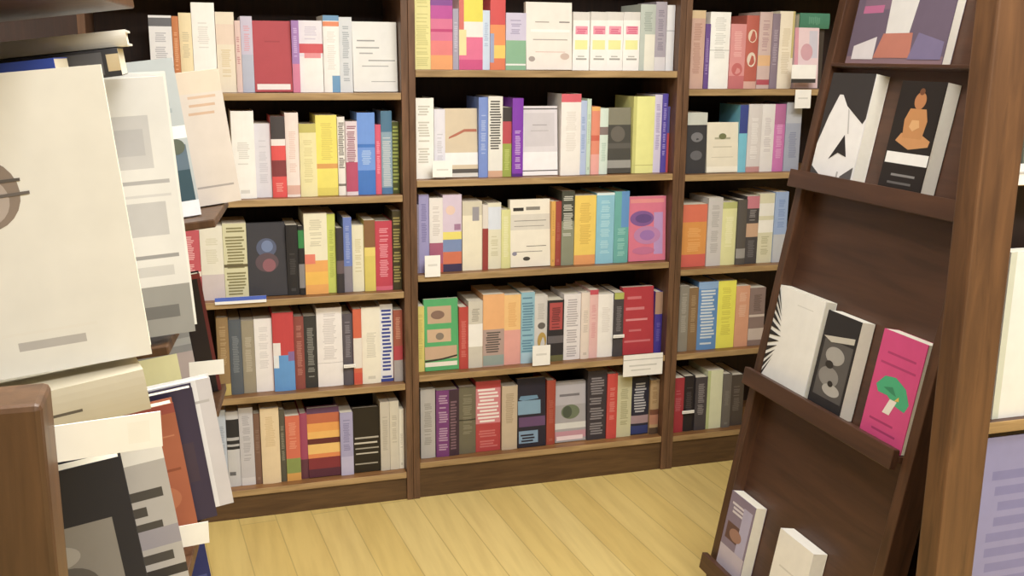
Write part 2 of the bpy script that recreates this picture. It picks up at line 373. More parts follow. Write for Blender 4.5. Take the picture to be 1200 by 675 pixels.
 (657,680,110,'red-topped white','EFEAE6',[(B_,.9,1,'E05A6A'),(T_,.3,.8,'E0DAD4')]),
 (680,688,118,'narrow powder blue','B2C4E8',[(T_,.3,.8,'8CA4D4')]),
 (688,693,116,'thin mint','C4DCC8',[]),
 (693,703,125,'orange-pink','EA8A6C',[(B_,.0,.3,'F0A8A0'),(B_,.5,.58,'D86048'),(B_,.94,1,'F0B050')]),
 (703,713,127,'mint-white','D2E4DA',[(B_,.6,.72,'8A7A78'),(T_,.2,.5,'B0CCBE')]),
 (713,741,127,'dark grey photo front-facing','4C4A44',[(B_,.74,1,'86826E'),(O_,.45,.6,.3,.12,'6A645C'),(B_,.08,.2,'9C9A94'),(B_,.38,.46,'605C56'),(B_,0,.08,'504C46')],1),
 (742,767,113,'broad pale lemon','EAEA8C',[(R_,0,.15,0,1,'CCCB70'),(B_,.1,.11,'C4C268')]),
 (767,776,111,'pale lilac','D2CAE8',[(T_,.3,.9,'A89CCC')]),
 (776,782.5,110,'indigo','5848AC',[(T_,.2,.9,'A090D4')]),
 (782.5,789,125,'thin red','C84450',[(B_,.6,1,'5A5AA8')])]),
('middle', 2): (312, [
 (483,491,240,'narrow mauve','8C849C',[]),
 (491,503,228,'lavender-blue','9E98CA',[(T_,.4,.9,'7C76AC')]),
 (503,519,232,'white mauve-footed','E8E2DE',[(B_,.12,.4,'B05C7C'),(B_,0,.12,'C85048'),(T_,.5,.9,'D0C8C4')]),
 (519,541,228,'yellow-banded patterned','D8C6DC',[(B_,.42,.52,'ECDC5C'),(B_,.26,.42,'7A90C0'),(B_,.1,.26,'D8704C'),(B_,0,.1,'443A5C'),(O_,.4,.8,.25,.06,'E8C8B8'),(R_,.6,.95,.54,.62,'A87CA0')]),
 (542,565,236,'cream grey-topped','ECE4CA',[(B_,.8,1,'D4CCB4'),(R_,.5,.85,.72,.92,'9C98A0')]),
 (565,572,240,'maroon-footed pale','E0D8D0',[(B_,0,.64,'A03A36')]),
 (572,588,238,'cloud-blue cream','E2DEC4',[(B_,.6,.94,'D8E0EE'),(T_,.2,.5,'CEC8A4')]),
 (588,599,246,'pale lime','DCDC92',[(T_,.2,.9,'E6E4B4')]),
 (599,646,235,'ivory black-lettered front-facing','ECE5D4',[(R_,.08,.34,.83,.88,'383430'),(R_,.4,.75,.84,.89,'8A857C'),(B_,.55,.78,'D8D2C6'),(R_,.1,.9,.68,.69,'8A857C'),(R_,.1,.85,.6,.61,'9A958C'),(R_,.4,.9,.3,.31,'6A655C'),(R_,.1,.8,.22,.23,'8A857C'),(O_,.1,.2,.06,.03,'8C8AA0'),(O_,.4,.12,.09,.03,'4A4640')],1),
 (646,651,236,'thin amber','E2A83E',[]),
 (651,658,236,'thin rust','A44238',[]),
 (658,673,224,'dark white-lettered','4C4E42',[(B_,0,.6,'8C9078'),(T_,.4,.95,'C8C8BC',.1,.9)]),
 (673,698,229,'golden yellow','F2CE46',[(B_,0,.14,'EA9C54'),(T_,.3,.9,'DCB438')]),
 (698,719,226,'light aqua','86C6E0',[(T_,.15,.9,'A8DAEA'),(B_,.97,1,'DDEFF2')]),
 (719,736,224,'teal','62B0AC',[(R_,.45,1,.5,1,'5C98D8'),(T_,.1,.5,'8CCCC4')]),
 (737,782,231,'pink purple-clouded front-facing','E0708E',[(O_,.36,.66,.32,.12,'86589C'),(O_,.4,.66,.22,.07,'6A4C8C'),(O_,.5,.4,.36,.14,'C080B4'),(O_,.5,.4,.2,.08,'A070B8'),(R_,.68,.92,.1,.75,'BC94CC'),(O_,.4,.16,.3,.06,'C86C98'),(R_,.05,.95,.9,.96,'E88C8C')],1)]),
('middle', 3): (424, [
 (485,498,360,'mustard-yellow','DCCC60',[(T_,.2,.9,'C8B850')]),
 (498,538,352,'green collage-fronted front-facing','48B068',[(R_,.1,.8,.66,.9,'C8A886'),(R_,.08,.78,.4,.58,'D2B08C'),(R_,.0,.95,.16,.34,'CCA888'),('p',[(0,.15),(.5,.17),(.95,.21),(.95,.185),(.5,.145),(0,.125)],'3C3830'),(R_,0,.95,.06,.12,'F0E8D8'),(O_,.4,.78,.2,.06,'8A6C5C'),(O_,.45,.48,.12,.05,'8A7C6C')],1),
 (538,549,360,'tomato-red','C44038',[(T_,.2,.8,'D87068')]),
 (549,566,353,'stone white-labelled','D2CCBE',[(B_,.32,.66,'F2F0EC'),(T_,.7,.9,'A8A294')]),
 (566,591,345,'apricot dark-footed','F2B270',[(B_,0,.52,'B89C94'),(T_,.2,.5,'5C5450',.1,.9,.008),(B_,.02,.16,'94A4A0')]),
 (591,611,346,'peach-and-pink','F4C478',[(B_,0,.5,'EAA49A'),(T_,.55,.9,'E8AC60')]),
 (611,627,343,'blue patterned','8EC0D4',[(T_,.05,.95,'5C8CA8',.05,.95,.009),(B_,.0,.15,'A8CCE0')]),
 (627,642,347,'pale grey ochre-spotted','D4D0CC',[(O_,.6,.32,.36,.13,'C09C40'),(O_,.55,.55,.3,.05,'6A6460'),(T_,.65,.9,'BCB8B4')]),
 (642,661,352,'black red-topped','343034',[(R_,.1,.9,.52,.96,'B84848'),(T_,.55,.9,'6A3034'),(B_,.3,.42,'6A6468'),(B_,0,.1,'6A6840')]),
 (661,681,345,'white grey-ribbed','E8E2E4',[(T_,.05,.95,'B8B0B6',.15,.85,.008)]),
 (681,691,343,'cream-pink','EADACE',[]),
 (691,701,340,'rose-pink red-tipped','EABAB8',[(B_,.93,1,'D0485C'),(T_,.3,.8,'E09CA0')]),
 (701,719,345,'snow-white','F2EEEA',[(T_,.4,.8,'E2DCD8')]),
 (719,730,343,'dark grey lime-tipped','4A4549',[(B_,.9,1,'B4BC54'),(T_,.4,.8,'7A757A')]),
 (731,767,338,'deep red pink-lettered front-facing','BC2C3A',[(R_,.15,.6,.82,.86,'D86C74'),(R_,.1,.7,.66,.7,'D87880'),(R_,.1,.8,.5,.53,'E08A90'),(R_,.2,.6,.34,.37,'D06870'),(R_,.05,.9,.18,.21,'D86C74')],1),
 (767,782,342,'tan-over-purple','48389A',[(B_,.64,1,'B08A70'),(T_,.2,.5,'6C5CB4')])]),
('middle', 4): (522, [
 (493,510,456,'pale grey-stone','B8B4B0',[(T_,.2,.8,'98948E')]),
 (511,538,457,'purple white-lettered','7C3A7E',[(R_,.55,1,0,1,'46303E'),(T_,.1,.95,'B894B4',.1,.5,.008),(T_,.1,.9,'80606E',.6,.9,.01)]),
 (538,558,454,'olive drab','706A54',[(T_,.3,.9,'8A846C'),(B_,.5,.52,'3E3A30')]),
 (558,587,447,'red-and-white lettered','BC3A3E',[(B_,.4,.9,'D8808A'),(T_,.42,.9,'F2E6E4',.05,.95,.012),(T_,.06,.34,'D06A6A',.1,.9,.009)]),
 (588,606,452,'sand-brown','C8B498',[(T_,.4,.9,'AC987C')]),
 (607,640,445,'navy light-blue-lettered front-facing','2C2836',[(R_,.02,.82,.48,.68,'7EA4C0'),('p',[(.05,.7),(.2,.68),(.75,.7),(.7,.75),(.12,.75)],'6890B0'),(R_,.05,.98,.3,.44,'6A4A74'),(R_,.04,.72,.06,.24,'7C9CBC'),(T_,.08,.22,'2C2836',.1,.6,.01)],1),
 (641,651,446,'rust-red','AC4430',[]),
 (652,688,450,'grey collage-fronted front-facing','A8A4A8',[(B_,.62,.95,'B8B4BC'),(R_,.15,.8,.76,.8,'7A767C'),(O_,.5,.5,.3,.12,'6E7A60'),(O_,.4,.5,.15,.1,'4E5848'),(B_,.22,.32,'D8D8D4'),(B_,.06,.18,'C890A0'),(R_,.05,.9,.03,.1,'F0D8DC')],1),
 (689,711,435,'charcoal fine-lettered','403A41',[(T_,.08,.92,'8C868C',.1,.9,.009)]),
 (711,723,438,'scarlet','D4423A',[(T_,.3,.8,'E07C74')]),
 (723,740,440,'pale olive-cream','CCC8A0',[(T_,.2,.8,'A8A47C')]),
 (740,761,443,'black white-titled','2B2B3D',[(T_,.35,.92,'B8B8C0',.15,.85,.01),(B_,.2,.34,'A88C94'),(B_,.02,.16,'34407C')]),
 (761,779,445,'brown-banded tan','B49468',[(B_,.36,.46,'7A4A34'),(B_,.18,.36,'B87C60'),(B_,.0,.12,'5A4434'),(T_,.55,.9,'98784C')])]),
('right', 0): (99, [
 (809,826,12,'dusty pink-tan','CCA494',[(B_,.9,1,'D8BC90'),(T_,.2,.85,'B48878')]),
 (826,832,28,'thin violet','6C4C94',[(T_,.2,.8,'9C84BC')]),
 (832,856,14,'tall bright white','F1F1ED',[(T_,.4,.95,'D6D6D2'),(B_,.5,.51,'BCBCB8')]),
 (856,874,28,'salmon','DC8E8E',[(B_,0,.2,'C86C70'),(O_,.5,.3,.35,.1,'C86464'),(T_,.5,.9,'E8AAA8')]),
 (874,889,18,'brick cream-blotched','BC5A4A',[(O_,.5,.72,.35,.09,'E0C8B0'),(O_,.5,.4,.35,.1,'E0CCB8'),(B_,.0,.1,'D8A898')]),
 (889,904,14,'mottled cream','CCB0AA',[(B_,.3,.44,'E0B07C'),(B_,.05,.12,'B84858'),(T_,.5,.9,'B08C90')]),
 (904,913,16,'mauve-brown','8A7888',[(T_,.3,.8,'A898A8')]),
 (913,931,13,'buff','EADEC6',[(R_,.85,1,.4,1,'C8B870'),(T_,.2,.8,'D8C8A8')]),
 (932,960,33,'rosy white front-facing','E8CCD2',[(R_,0,.15,.2,1,'DC94A4'),(O_,.5,.6,.25,.14,'D4A0AC'),(R_,.6,.95,.5,.95,'CDC8D8')],1)]),
('right', 1): (196, [
 (805,828,132,'charcoal pale-topped','3C3C41',[(B_,.8,1,'C8CCC4'),(O_,.5,.6,.3,.08,'7A7A80'),(O_,.5,.3,.3,.08,'68686E')]),
 (829,866,144,'cream small-picture front-facing','E8E0CA',[(R_,.25,.75,.66,.7,'B0AC90'),(O_,.5,.72,.12,.06,'74784C'),(R_,.2,.8,.5,.52,'C8C0A8'),(R_,.15,.85,.3,.31,'C0B8A0'),(B_,.03,.12,'F4EEDC')],1),
 (866,876,123,'navy-over-aqua','6EC4E0',[(B_,.58,1,'3A4A96')]),
 (876,892,122,'grey-white','D8D2D2',[(T_,.2,.8,'E8E4E4'),(B_,0,.08,'C89090')]),
 (892,907,122,'chalk-white','E4E0E0',[(T_,.3,.8,'CFC8CC')]),
 (907,920,122,'orchid-pink','D272BA',[(B_,.7,1,'BC68A0'),(T_,.2,.7,'E09CD0')]),
 (920,938,120,'misty blue-grey','A2AAC2',[(B_,.7,1,'B8BCC8'),(T_,.2,.6,'8890B0')])]),
('right', 2): (309, [
 (800,829,240,'orange red-ended','E0922E',[(B_,.72,1,'E06C4C'),(B_,.0,.2,'DC5C4C'),(T_,.25,.65,'EAA650')]),
 (829,846,232,'ash-grey','CAC6C4',[(T_,.2,.9,'B0ACAA')]),
 (846,863,237,'pale green-yellow','DFDE9C',[(B_,.9,1,'B8BC6C'),(T_,.3,.8,'EAE8B8')]),
 (863,874,234,'dark taupe','5A5450',[(B_,.1,.25,'9C9894')]),
 (874,889,230,'pink-capped tan-banded','4A4648',[(B_,.82,1,'CC7888'),(B_,.4,.6,'CCA484'),(T_,.62,.8,'8A8688'),(T_,.1,.36,'6C686C')]),
 (889,907,227,'cream two-banded','DAD6B6',[(B_,.68,.86,'EAE8E0'),(B_,.44,.62,'F0EEE6'),(T_,.1,.4,'BCB890')]),
 (907,922,225,'periwinkle','98B2E0',[(B_,.0,.4,'C0C4CC'),(T_,.5,.9,'7C98D0')])]),
('right', 3): (407, [
 (795,806,335,'stone-drab','8E887C',[(T_,.3,.9,'A8A296')]),
 (806,817,337,'gold-brown','8A6C48',[(T_,.3,.9,'A88C64')]),
 (817,840,330,'blue-and-white lettered','5C92D0',[(T_,.08,.95,'D0DCE8',.1,.9,.011),(B_,.9,1,'88B0E0')]),
 (840,861,329,'vivid yellow','ECE824',[(T_,.2,.9,'D8D018')]),
 (861,877,335,'peach-brown','DC9C7A',[(T_,.5,.9,'E4B498')]),
 (877,895,337,'brown-grey banded','8C7672',[(B_,.5,.54,'D0C0B8'),(B_,.1,.3,'C8B8B0'),(T_,.6,.9,'6C5854')])]),
('right', 4): (502, [
 (788,801,443,'dark red','AC2838',[(T_,.4,.8,'C05864')]),
 (801,814,441,'black','2B2529',[(T_,.4,.8,'4C464A')]),
 (814,828,442,'grey-lettered dark','4A4449',[(T_,.3,.9,'8C868A')]),
 (828,846,434,'pale celery-green','DADEBA',[(R_,0,.2,0,1,'BCC888')]),
 (846,856,438,'drab grey','6C6662',[]),
 (856,872,440,'brown-grey','4E443E',[(T_,.3,.8,'6C625C')])]),
}
BY = .034
count = 0
for (side, row), (yfoot, items) in ROWS.items():
    z0 = SHELF_Z[side][row]
    xa, xb = BAY[side]; lo, hi = xa+ST+.002, xb-ST-.002
    n = len(items); spans = []
    for i, it in enumerate(items):
        ym = (yfoot + max(it[2], 0))/2
        spans.append([at_y(it[0], ym, BY).x, at_y(it[1], ym, BY).x])
    for i in range(n-1):
        if spans[i][1] > spans[i+1][0]-.0008:
            c = (spans[i][1]+spans[i+1][0])/2; spans[i][1] = c-.0004; spans[i+1][0] = c+.0004
    spans[0][0] = max(spans[0][0], lo); spans[-1][1] = min(spans[-1][1], hi)
    for i, it in enumerate(items):
        x0, x1 = spans[i]; W = x1-x0
        px = (it[0]+it[1])/2
        H = at_y(px, it[2], BY).z - z0
        face = len(it) > 6 and it[6]
        look, base, deco = it[3], it[4], it[5]
        group = 'books on the %s shelf of the %s back bookcase' % (ROWN[row], side)
        if look == 'SET':
            look, base = 'white pink-and-yellow-patched', 'F4F2EF'
            deco = [(B_,.86,1,'DCD8D4'),(R_,.14,.88,.62,.76,'EE98B0'),(T_,.63,.75,'DC5C84',.2,.85,.006),(R_,.12,.88,.36,.52,'ECEC98'),(R_,.2,.85,.18,.21,'A4A4A0'),(R_,.3,.7,.23,.25,'B4B4B0')]
        elif not deco:
            tcol = blend(base, '2A2624' if lum(base) > .25 else 'E8E4DC', .14)
            a = random.uniform(.25, .45); deco = [(T_, a, a+random.uniform(.2, .45), tcol), (R_, .3, .7, .06, .1, tcol)]
        yj = random.uniform(-.004, .008)
        if face:
            D = random.uniform(.018, .028)
            mw = Matrix.Translation(((x0+x1)/2, BY+yj, z0+.0005+D*.07)) @ Matrix.Rotation(math.radians(-4), 4, 'X')
            o = book(mw, W, D, H, base, deco, face=True)
        else:
            o = book(Matrix.Translation(((x0+x1)/2, BY+yj, z0+.0005)), W, random.uniform(.135, .165), H-.0005, base, deco)
        look = look.replace(' front-facing', '')
        label = '%s %s, %s from left, %s shelf of %s back bookcase' % (look, 'book shown face-out' if face else 'book spine', ORD[i], ROWN[row], side)
        tag(o, label, 'book', group); count += 1

# a green book lying across others at the end of the top shelf of the right bookcase
zt = at_y(955, 33, BY).z + .002
xg = at_y(958, 25, BY).x
o = book(Matrix.Translation((xg+.02, BY+.03, SHELF_Z['right'][0]+.0006)), .06, .15, zt-SHELF_Z['right'][0]-.004, '4A4038', [])
tag(o, 'dark low book under the lying green book, end of top shelf, right bookcase', 'book')
g = Matrix.Translation((xg, BY+.014, zt-.0035)) @ Matrix.Rotation(math.radians(90), 4, 'Y') @ Matrix.Translation((-.0255, 0, -.06))
o = book(g, .05, .13, .115, '3E8266', [(T_, .3, .7, '5C9C80')], hard=True)
tag(o, 'green book lying flat on top of others, top shelf of right bookcase', 'book')

# ------------------------------------------------------------------ cards on the shelf edges
def card(px0, py0, px1, py1, Y, label, ink='F4F2EE', lines=(), name='shelf_label', tilt=0):
    a, c = at_y(px0, py1, Y), at_y(px1, py0, Y)
    W, H = abs(c.x-a.x), abs(c.z-a.z)
    root = empty(name, Matrix.Translation(((a.x+c.x)/2, Y, min(a.z, c.z))) @ Matrix.Rotation(math.radians(tilt), 4, 'X'))
    mb = MB(); shell(mb, W, H, ink, lines, 0, .0012); mb.build('card', root)
    mb = MB(); mb.box(-W*.45, W*.45, .0013, .0024, H*.1, H*.5, paper('C8C6C2')); mb.build('card_holder', root)
    tag(root, label, 'label', 'shelf labels on the bookcases'); return root
card(252, 346, 312, 357.5, -.004, 'blue and white card on the third shelf edge, left back bookcase', 'F0F0F0', [(B_, .42, 1, '4868D0')])
card(507, 188, 530, 208, -.004, 'white card under tan-covered book, second shelf of middle back bookcase', lines=[(R_, .2, .8, .4, .5, 'D8D6D2')])
card(498, 299, 516, 325, -.004, 'white card at left end of third shelf, middle back bookcase', lines=[(R_, .2, .8, .5, .6, 'DAD8D4')])
card(624, 404, 645, 429, -.004, 'small white card at the middle of fourth shelf, middle back bookcase', lines=[(R_, .2, .8, .5, .6, 'DAD8D4')])
card(730, 413, 777, 442, -.004, 'wide white card hanging below deep red book, middle back bookcase', lines=[(B_, .74, .78, 'B8B6B2'), (R_, .15, .85, .45, .52, 'CFCDC8'), (R_, .2, .7, .25, .31, 'CFCDC8')])
card(927, 76, 957, 97, -.004, 'white card with black rule on top shelf, right back bookcase', lines=[(B_, .0, .22, '3C3836')])
card(931, 105, 951, 127, -.004, 'white card hanging below the top shelf, right back bookcase', lines=[(R_, .2, .8, .5, .58, 'D6D4D0')])
def slip(px0, px1, py, lab):
    a, c = at_y(px0, py, .022), at_y(px1, py, .022)
    mb = MB(); mb.box(0, c.x-a.x, -.0006, .0006, 0, .011, paper('F6F4F0'))
    mb.box(.002, c.x-a.x-.002, -.0009, -.0006, .004, .0055, paper('C4C2BE'))
    o = mb.build('price_slip'); o.location = (a.x, .0255, a.z-.005); tag(o, lab, 'label', 'paper slips on book spines')
slip(403, 417, 430, 'white paper slip on dark spine, fourth shelf of left back bookcase')
slip(719, 732, 395, 'white paper slip on dark grey spine, fourth shelf of middle back bookcase')
slip(800, 814, 484, 'white paper slip on black spine, bottom shelf of right back bookcase')

# ------------------------------------------------------------------ sloping display rack on the right
LEAN = math.radians(10.5); YF, YN = -.9, -1.5
P0 = at_y(900, 360, YF)
XBASE = P0.x - math.tan(LEAN)*P0.z
NRM = Vector((math.cos(LEAN), 0, -math.sin(LEAN)))
def on_face(px, py, off=0.0):
    """(y, slope length) of the sloping front seen there; off = how far in front of it"""
    p0 = Vector((XBASE, 0, 0)) - NRM*off
    d = ray(px, py); q = CAM + d*((p0-CAM).dot(NRM)/d.dot(NRM))
    return q.y, q.z/math.cos(LEAN)
# rack frame: local x = towards the camera along the front, y = into the rack, z = up the slope
RM = Matrix.Translation((XBASE, 0, 0)) @ Matrix.Rotation(LEAN, 4, 'Y') @ Matrix.Rotation(math.radians(-90), 4, 'Z')
s1 = on_face(1000, 218)[1]; s2 = on_face(960, 480)[1]; s3 = s2-(s1-s2)+.0; s0 = s1+.27
SLEN = 1.66
rack = empty('display_rack', RM); tag(rack, 'dark wooden rack with a sloping ledged front, right of the aisle', 'display rack')
u0, u1 = -YF, -YN
p = MB(); p.box(u0, u0+.028, 0, .06, .0, SLEN, W_RACKZ); p.build('upright', rack, .002)
p = MB(); p.box(u1-.028, u1, 0, .06, .0, SLEN, W_RACKZ); p.build('upright', rack, .002)
p = MB(); p.box(u0+.0285, u1-.0285, .034, .05, .02, SLEN, W_RACK); p.build('back_panel', rack)
for s in (s0, s1, s2, s3):
    p = MB()
    if s == s0: p.box(u0+.03, u1-.03, -.002, .0335, s-.009, s-.001, W_RACK)
    else:
        p.box(u0-.004, u1-.03, -.024, -.008, s-.03, s+.012, W_RACK)
        p.box(u0+.03, u1-.03, -.0079, .0335, s-.016, s-.001, W_RACK)
    p.build('ledge', rack, .002)
# closing boards of the rack's far end and back, in world axes
p = MB(); xt = XBASE+math.tan(LEAN)*1.6
p.prism([(XBASE+.075, 0), (xt+.0745, 0), (xt+.0745, 1.6), (XBASE+.075+math.tan(LEAN)*1.6, 1.6)], YF-.02, YF-.003, W_RACKZ)
o = p.build('side_board'); o.parent = rack; o.matrix_parent_inverse = RM.inverted()
p = MB(); p.box(xt+.075, xt+.09, YN+.002, YF-.002, 0, 1.6, W_RACKZ)
o = p.build('rear_board'); o.parent = rack; o.matrix_parent_inverse = RM.inverted()

def rack_book(tl, tr, bl, br, t, s, base, deco, label, hard=False, pages='F4EFE2', top=None):
    """a face-out book on the ledge at slope height s, sized from where its cover corners are seen"""
    off = t-.034+.0015
    ya, yb = on_face(*bl, off)[0], on_face(*br, off)[0]
    yc, yd = on_face(*tl, off)[0], on_face(*tr, off)[0]
    c0, c1 = max(-(ya+yc)/2, u0+.0295), -(yb+yd)/2
    st = top if top else (on_face(*tl, off)[1] + on_face(*tr, off)[1])/2
    W = c1-c0; H = st-s
    o = book(RM @ Matrix.Translation(((c0+c1)/2, .0325-t, s)), W, t, H, base, deco, face=True, hard=hard, pages=pages)
    print('rack book', label[:30], 'W %.3f H %.3f' % (W, H), 'u %.3f-%.3f' % (c0, c1))
    tag(o, label, 'book', 'books shown face-out on the sloping rack'); return o
fan = [('p', [(0, k/11+.01), (0, k/11+.065), (.26-.1*abs(k-5)/5, k/11*.55+.24)], '2E2A2A') for k in range(11)]
rack_book((975,86), (1022,86), (950,206), (1001,220), .036, s1, 'EFECEA',
  [(B_, .8, 1, '3A3636'), ('p', [(.34,.82),(.52,.7),(.95,.55),(1,.6),(1,.82)], '3A3636'), ('p', [(.0,.82),(.3,.82),(.14,.6),(.0,.32)], '3A3636'),
   ('p', [(.36,.2),(.62,.44),(.76,.24),(.55,.27)], '2E2A2A'), ('p', [(.56,.68),(.6,.66),(.7,.45),(.67,.45)], 'C4C0BE'), ('p', [(.0,.0),(.0,.12),(.3,.02),(.3,0)], '4A4646'), ('p', [(.72,.06),(.98,.16),(.98,.0),(.72,0)], '5A5656'), (R_, .62,.66,.0,.1,'B8B4B2')],
  'black cover with an angular white shape, upper ledge of sloping rack')
rack_book((1052,94), (1103,97), (1034,220), (1083,236), .036, s1, '2A2422',
  [('p', [(.16,.47),(.5,.4),(.92,.44),(.94,.49),(.72,.54),(.26,.54)], 'D09050'), ('p', [(.3,.5),(.26,.66),(.34,.76),(.7,.76),(.78,.66),(.74,.5)], 'C88848'),
   ('o', .52, .83, .13, .075, 'C07C44'), ('o', .52, .91, .06, .03, '7A4A2C'), ('p', [(.4,.6),(.5,.56),(.64,.6),(.6,.66),(.44,.66)], 'E0A868'),
   (R_, .03, 1, .27, .37, 'F2F0EC'), (R_, .25, .8, .16, .18, '8A8684'), (R_, .2, .75, .09, .11, '6A6664')],
  'black book with golden seated statue cover, upper ledge of sloping rack')
rack_book((912,333), (966,352), (890,446), (944,466), .030, s2, 'F0EEE8', fan + [(R_, .45, .8, .86, .87, 'DAD8D2')],
  'white book with black spikes down its left edge, lower ledge of rack', pages='E4DECE')
rack_book((970,362), (1008,378), (948,466), (983,497), .036, s2, '2E2C2E',
  [(R_, .1, .95, .14, .72, '5C5856'), ('o', .5, .58, .28, .09, 'A8A49E'), ('o', .45, .36, .3, .1, '8E8A86'), ('o', .6, .24, .26, .06, 'B4B0AA'), ('o', .4, .48, .12, .04, '34302E'),
   ('p', [(.05,.74),(.95,.82),(.95,.76),(.3,.7)], 'C8C2B4'), ('o', .55, .3, .08, .03, '302C2A')],
  'black book with grey swirling picture between white and pink books', pages='EDE9DC')
rack_book((1036,384), (1079,402), (1004,519), (1061,548), .036, s2, 'DC3E84',
  [(R_, .1, .9, .7, .72, 'B83070'), (R_, .2, .85, .8, .82, 'B83070'), ('p', [(.12,.5),(.28,.6),(.52,.62),(.78,.56),(.92,.44),(.86,.36),(.62,.38),(.42,.44),(.2,.44)], '36B07C'),
   ('p', [(.3,.5),(.5,.53),(.62,.46),(.5,.47)], '2A8C62'), ('p', [(.4,.28),(.56,.28),(.66,.42),(.5,.42)], 'EEE4DA'), ('p', [(.6,.42),(.68,.47),(.7,.43)], 'E0B83C'),
   (R_, .15, .7, .18, .2, 'B02C6A'), (R_, .25, .8, .1, .12, 'B02C6A')],
  'bright pink book with green leaf-shaped picture, lower ledge of rack', pages='EFEAD8')
rack_book((853,572), (884,592), (826,690), (861,712), .032, s3, '8C7C94',
  [(B_, .0, .3, 'C8BCCC'), (R_, .1, .9, .4, .62, '6A4A44'), ('o', .5, .5, .25, .08, 'A87C6C'), (T_, .7, .92, 'D8D0DC', .1, .9, .01), (R_, .6, .95, .3, .9, 'B4AED0')],
  'purple-pictured book with thick white pages, bottom ledge of rack', pages='F0EBDC')
rack_book((914,620), (950,645), (886,740), (926,780), .036, s3, 'EFEBE4', [(R_, .2, .8, .6, .62, 'D8D4CC')],
  'plain white book beside purple-pictured one, bottom ledge of rack', pages='F2EEE4')
# the large magazine-like book on the uppermost ledge
rack_book((1010,-30), (1118,-30), (994,78), (1110,94), .022, s0, '6C5C70',
  [(R_, 0, 1, 0, .05, '8A6C74'), (R_, .08, .4, .36, .95, '7E6478'), (R_, .04, .32, .56, .62, 'C86C9C'), (R_, .05, .34, .68, .74, 'CC709E'), (R_, .06, .33, .44, .5, 'C46898'), (R_, .08, .3, .34, .39, 'BC6490'),
   ('p', [(.38,.18),(.36,.5),(.46,.78),(.64,.8),(.66,.5),(.62,.18)], 'D8D4D0'), ('o', .66, .52, .05, .1, 'C89880'), ('p', [(.3,.04),(.36,.2),(.66,.2),(.68,.04)], 'C07460'),
   ('p', [(.06,.03),(.06,.12),(.3,.18),(.3,.03)], 'D8D0D2'), ('p', [(.66,.03),(.72,.2),(.98,.14),(.98,.03)], '7C7094'), (R_, .66, .98, .8, .88, 'CFCAD2')],
  'large purple picture book with white figure, uppermost ledge of rack', top=s0+.33)

# ------------------------------------------------------------------ post and end shelves right of the rack
PY0, PY1 = -1.74, -1.69
pa, pb = at_y(1072, 675, PY1), at_y(1140, 675, PY0)
p = MB(); p.box(pa.x, pb.x, PY0, PY1, 0, 2.2, W_POST)
o = p.build('timber_post', None, .004); tag(o, 'rough brown timber post at the near end of the sloping rack', 'post')
ex = pb.x+.012
EY = -1.688
es = empty('end_bookcase', Matrix.Translation((ex, EY, 0)))
tag(es, 'dark wooden shelf unit right of the timber post at photo edge', 'bookcase')
zl = at_y(1180, 494, EY).z; zu = at_y(1190, 203, EY).z
p = MB(); p.box(.6, .62, 0, .09, 0, 2.0, W_RACKZ); p.build('side_panel', es)
p = MB(); p.box(.021, .5995, .078, .09, 0, 2.0, W_BACK); p.build('back_panel', es)
for z in (.1, zl, zu, zu+.36):
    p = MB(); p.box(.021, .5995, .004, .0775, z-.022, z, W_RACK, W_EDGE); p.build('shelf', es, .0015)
p = MB(); p.box(0, .02, 0, .09, 0, 2.0, W_RACKZ); p.build('side_panel', es)
def end_book(px, y0, z, W, D, H, base, deco, label, face=True, pages='EDE8D8', yaw=0):
    q = at_y(px, y0, EY+.015)
    o = book(Matrix.Translation((q.x+W/2, EY+.015, z+.0005)) @ Matrix.Rotation(math.radians(yaw), 4, 'Z'), W, D, H, base, deco, face=face, pages=pages)
    tag(o, label, 'book', 'books on the shelf unit beside the post')
H1 = at_y(1185, 296, EY+.015).z - zl
end_book(1173, 400, zl, .22, .03, H1, 'E2E2E0', [(R_, 0, .06, 0, 1, 'C8CCBC'), (R_, .3, .8, .6, .62, 'D0D0CC')], 'tall white book facing out beside the post, middle shelf')
H2 = at_y(1175, 512, EY+.015).z - .1
end_book(1152, 560, .1, .26, .03, H2, '8C8CC0', [(T_, .1, .95, '7C7CB4', .05, .95, .03)], 'large lavender-blue book facing out below the tall white book')
end_book(1188, 190, zu, .02, .06, .15, '4A5048', [(T_, .3, .8, '74786C')], 'dark book spine at the right edge, shelf above tall white book', face=False)
end_book(1197, 190, zu, .03, .06, .18, '6C7464', [(B_, .2, .3, 'E8E6E0')], 'grey-green book with white band, shelf above tall white book', face=False)
a = at_y(1186, 160, EY-.0005)
mb = MB(); mb.box(0, .06, 0, .0015, 0, .035, paper('F0EEEA')); mb.box(.006, .054, -.0003, 0, .018, .022, paper('B8B6B2'))
o = mb.build('shelf_label'); o.location = (a.x, EY+.0015, zu-.02); tag(o, 'small white card on upper shelf edge at the right photo edge', 'label')

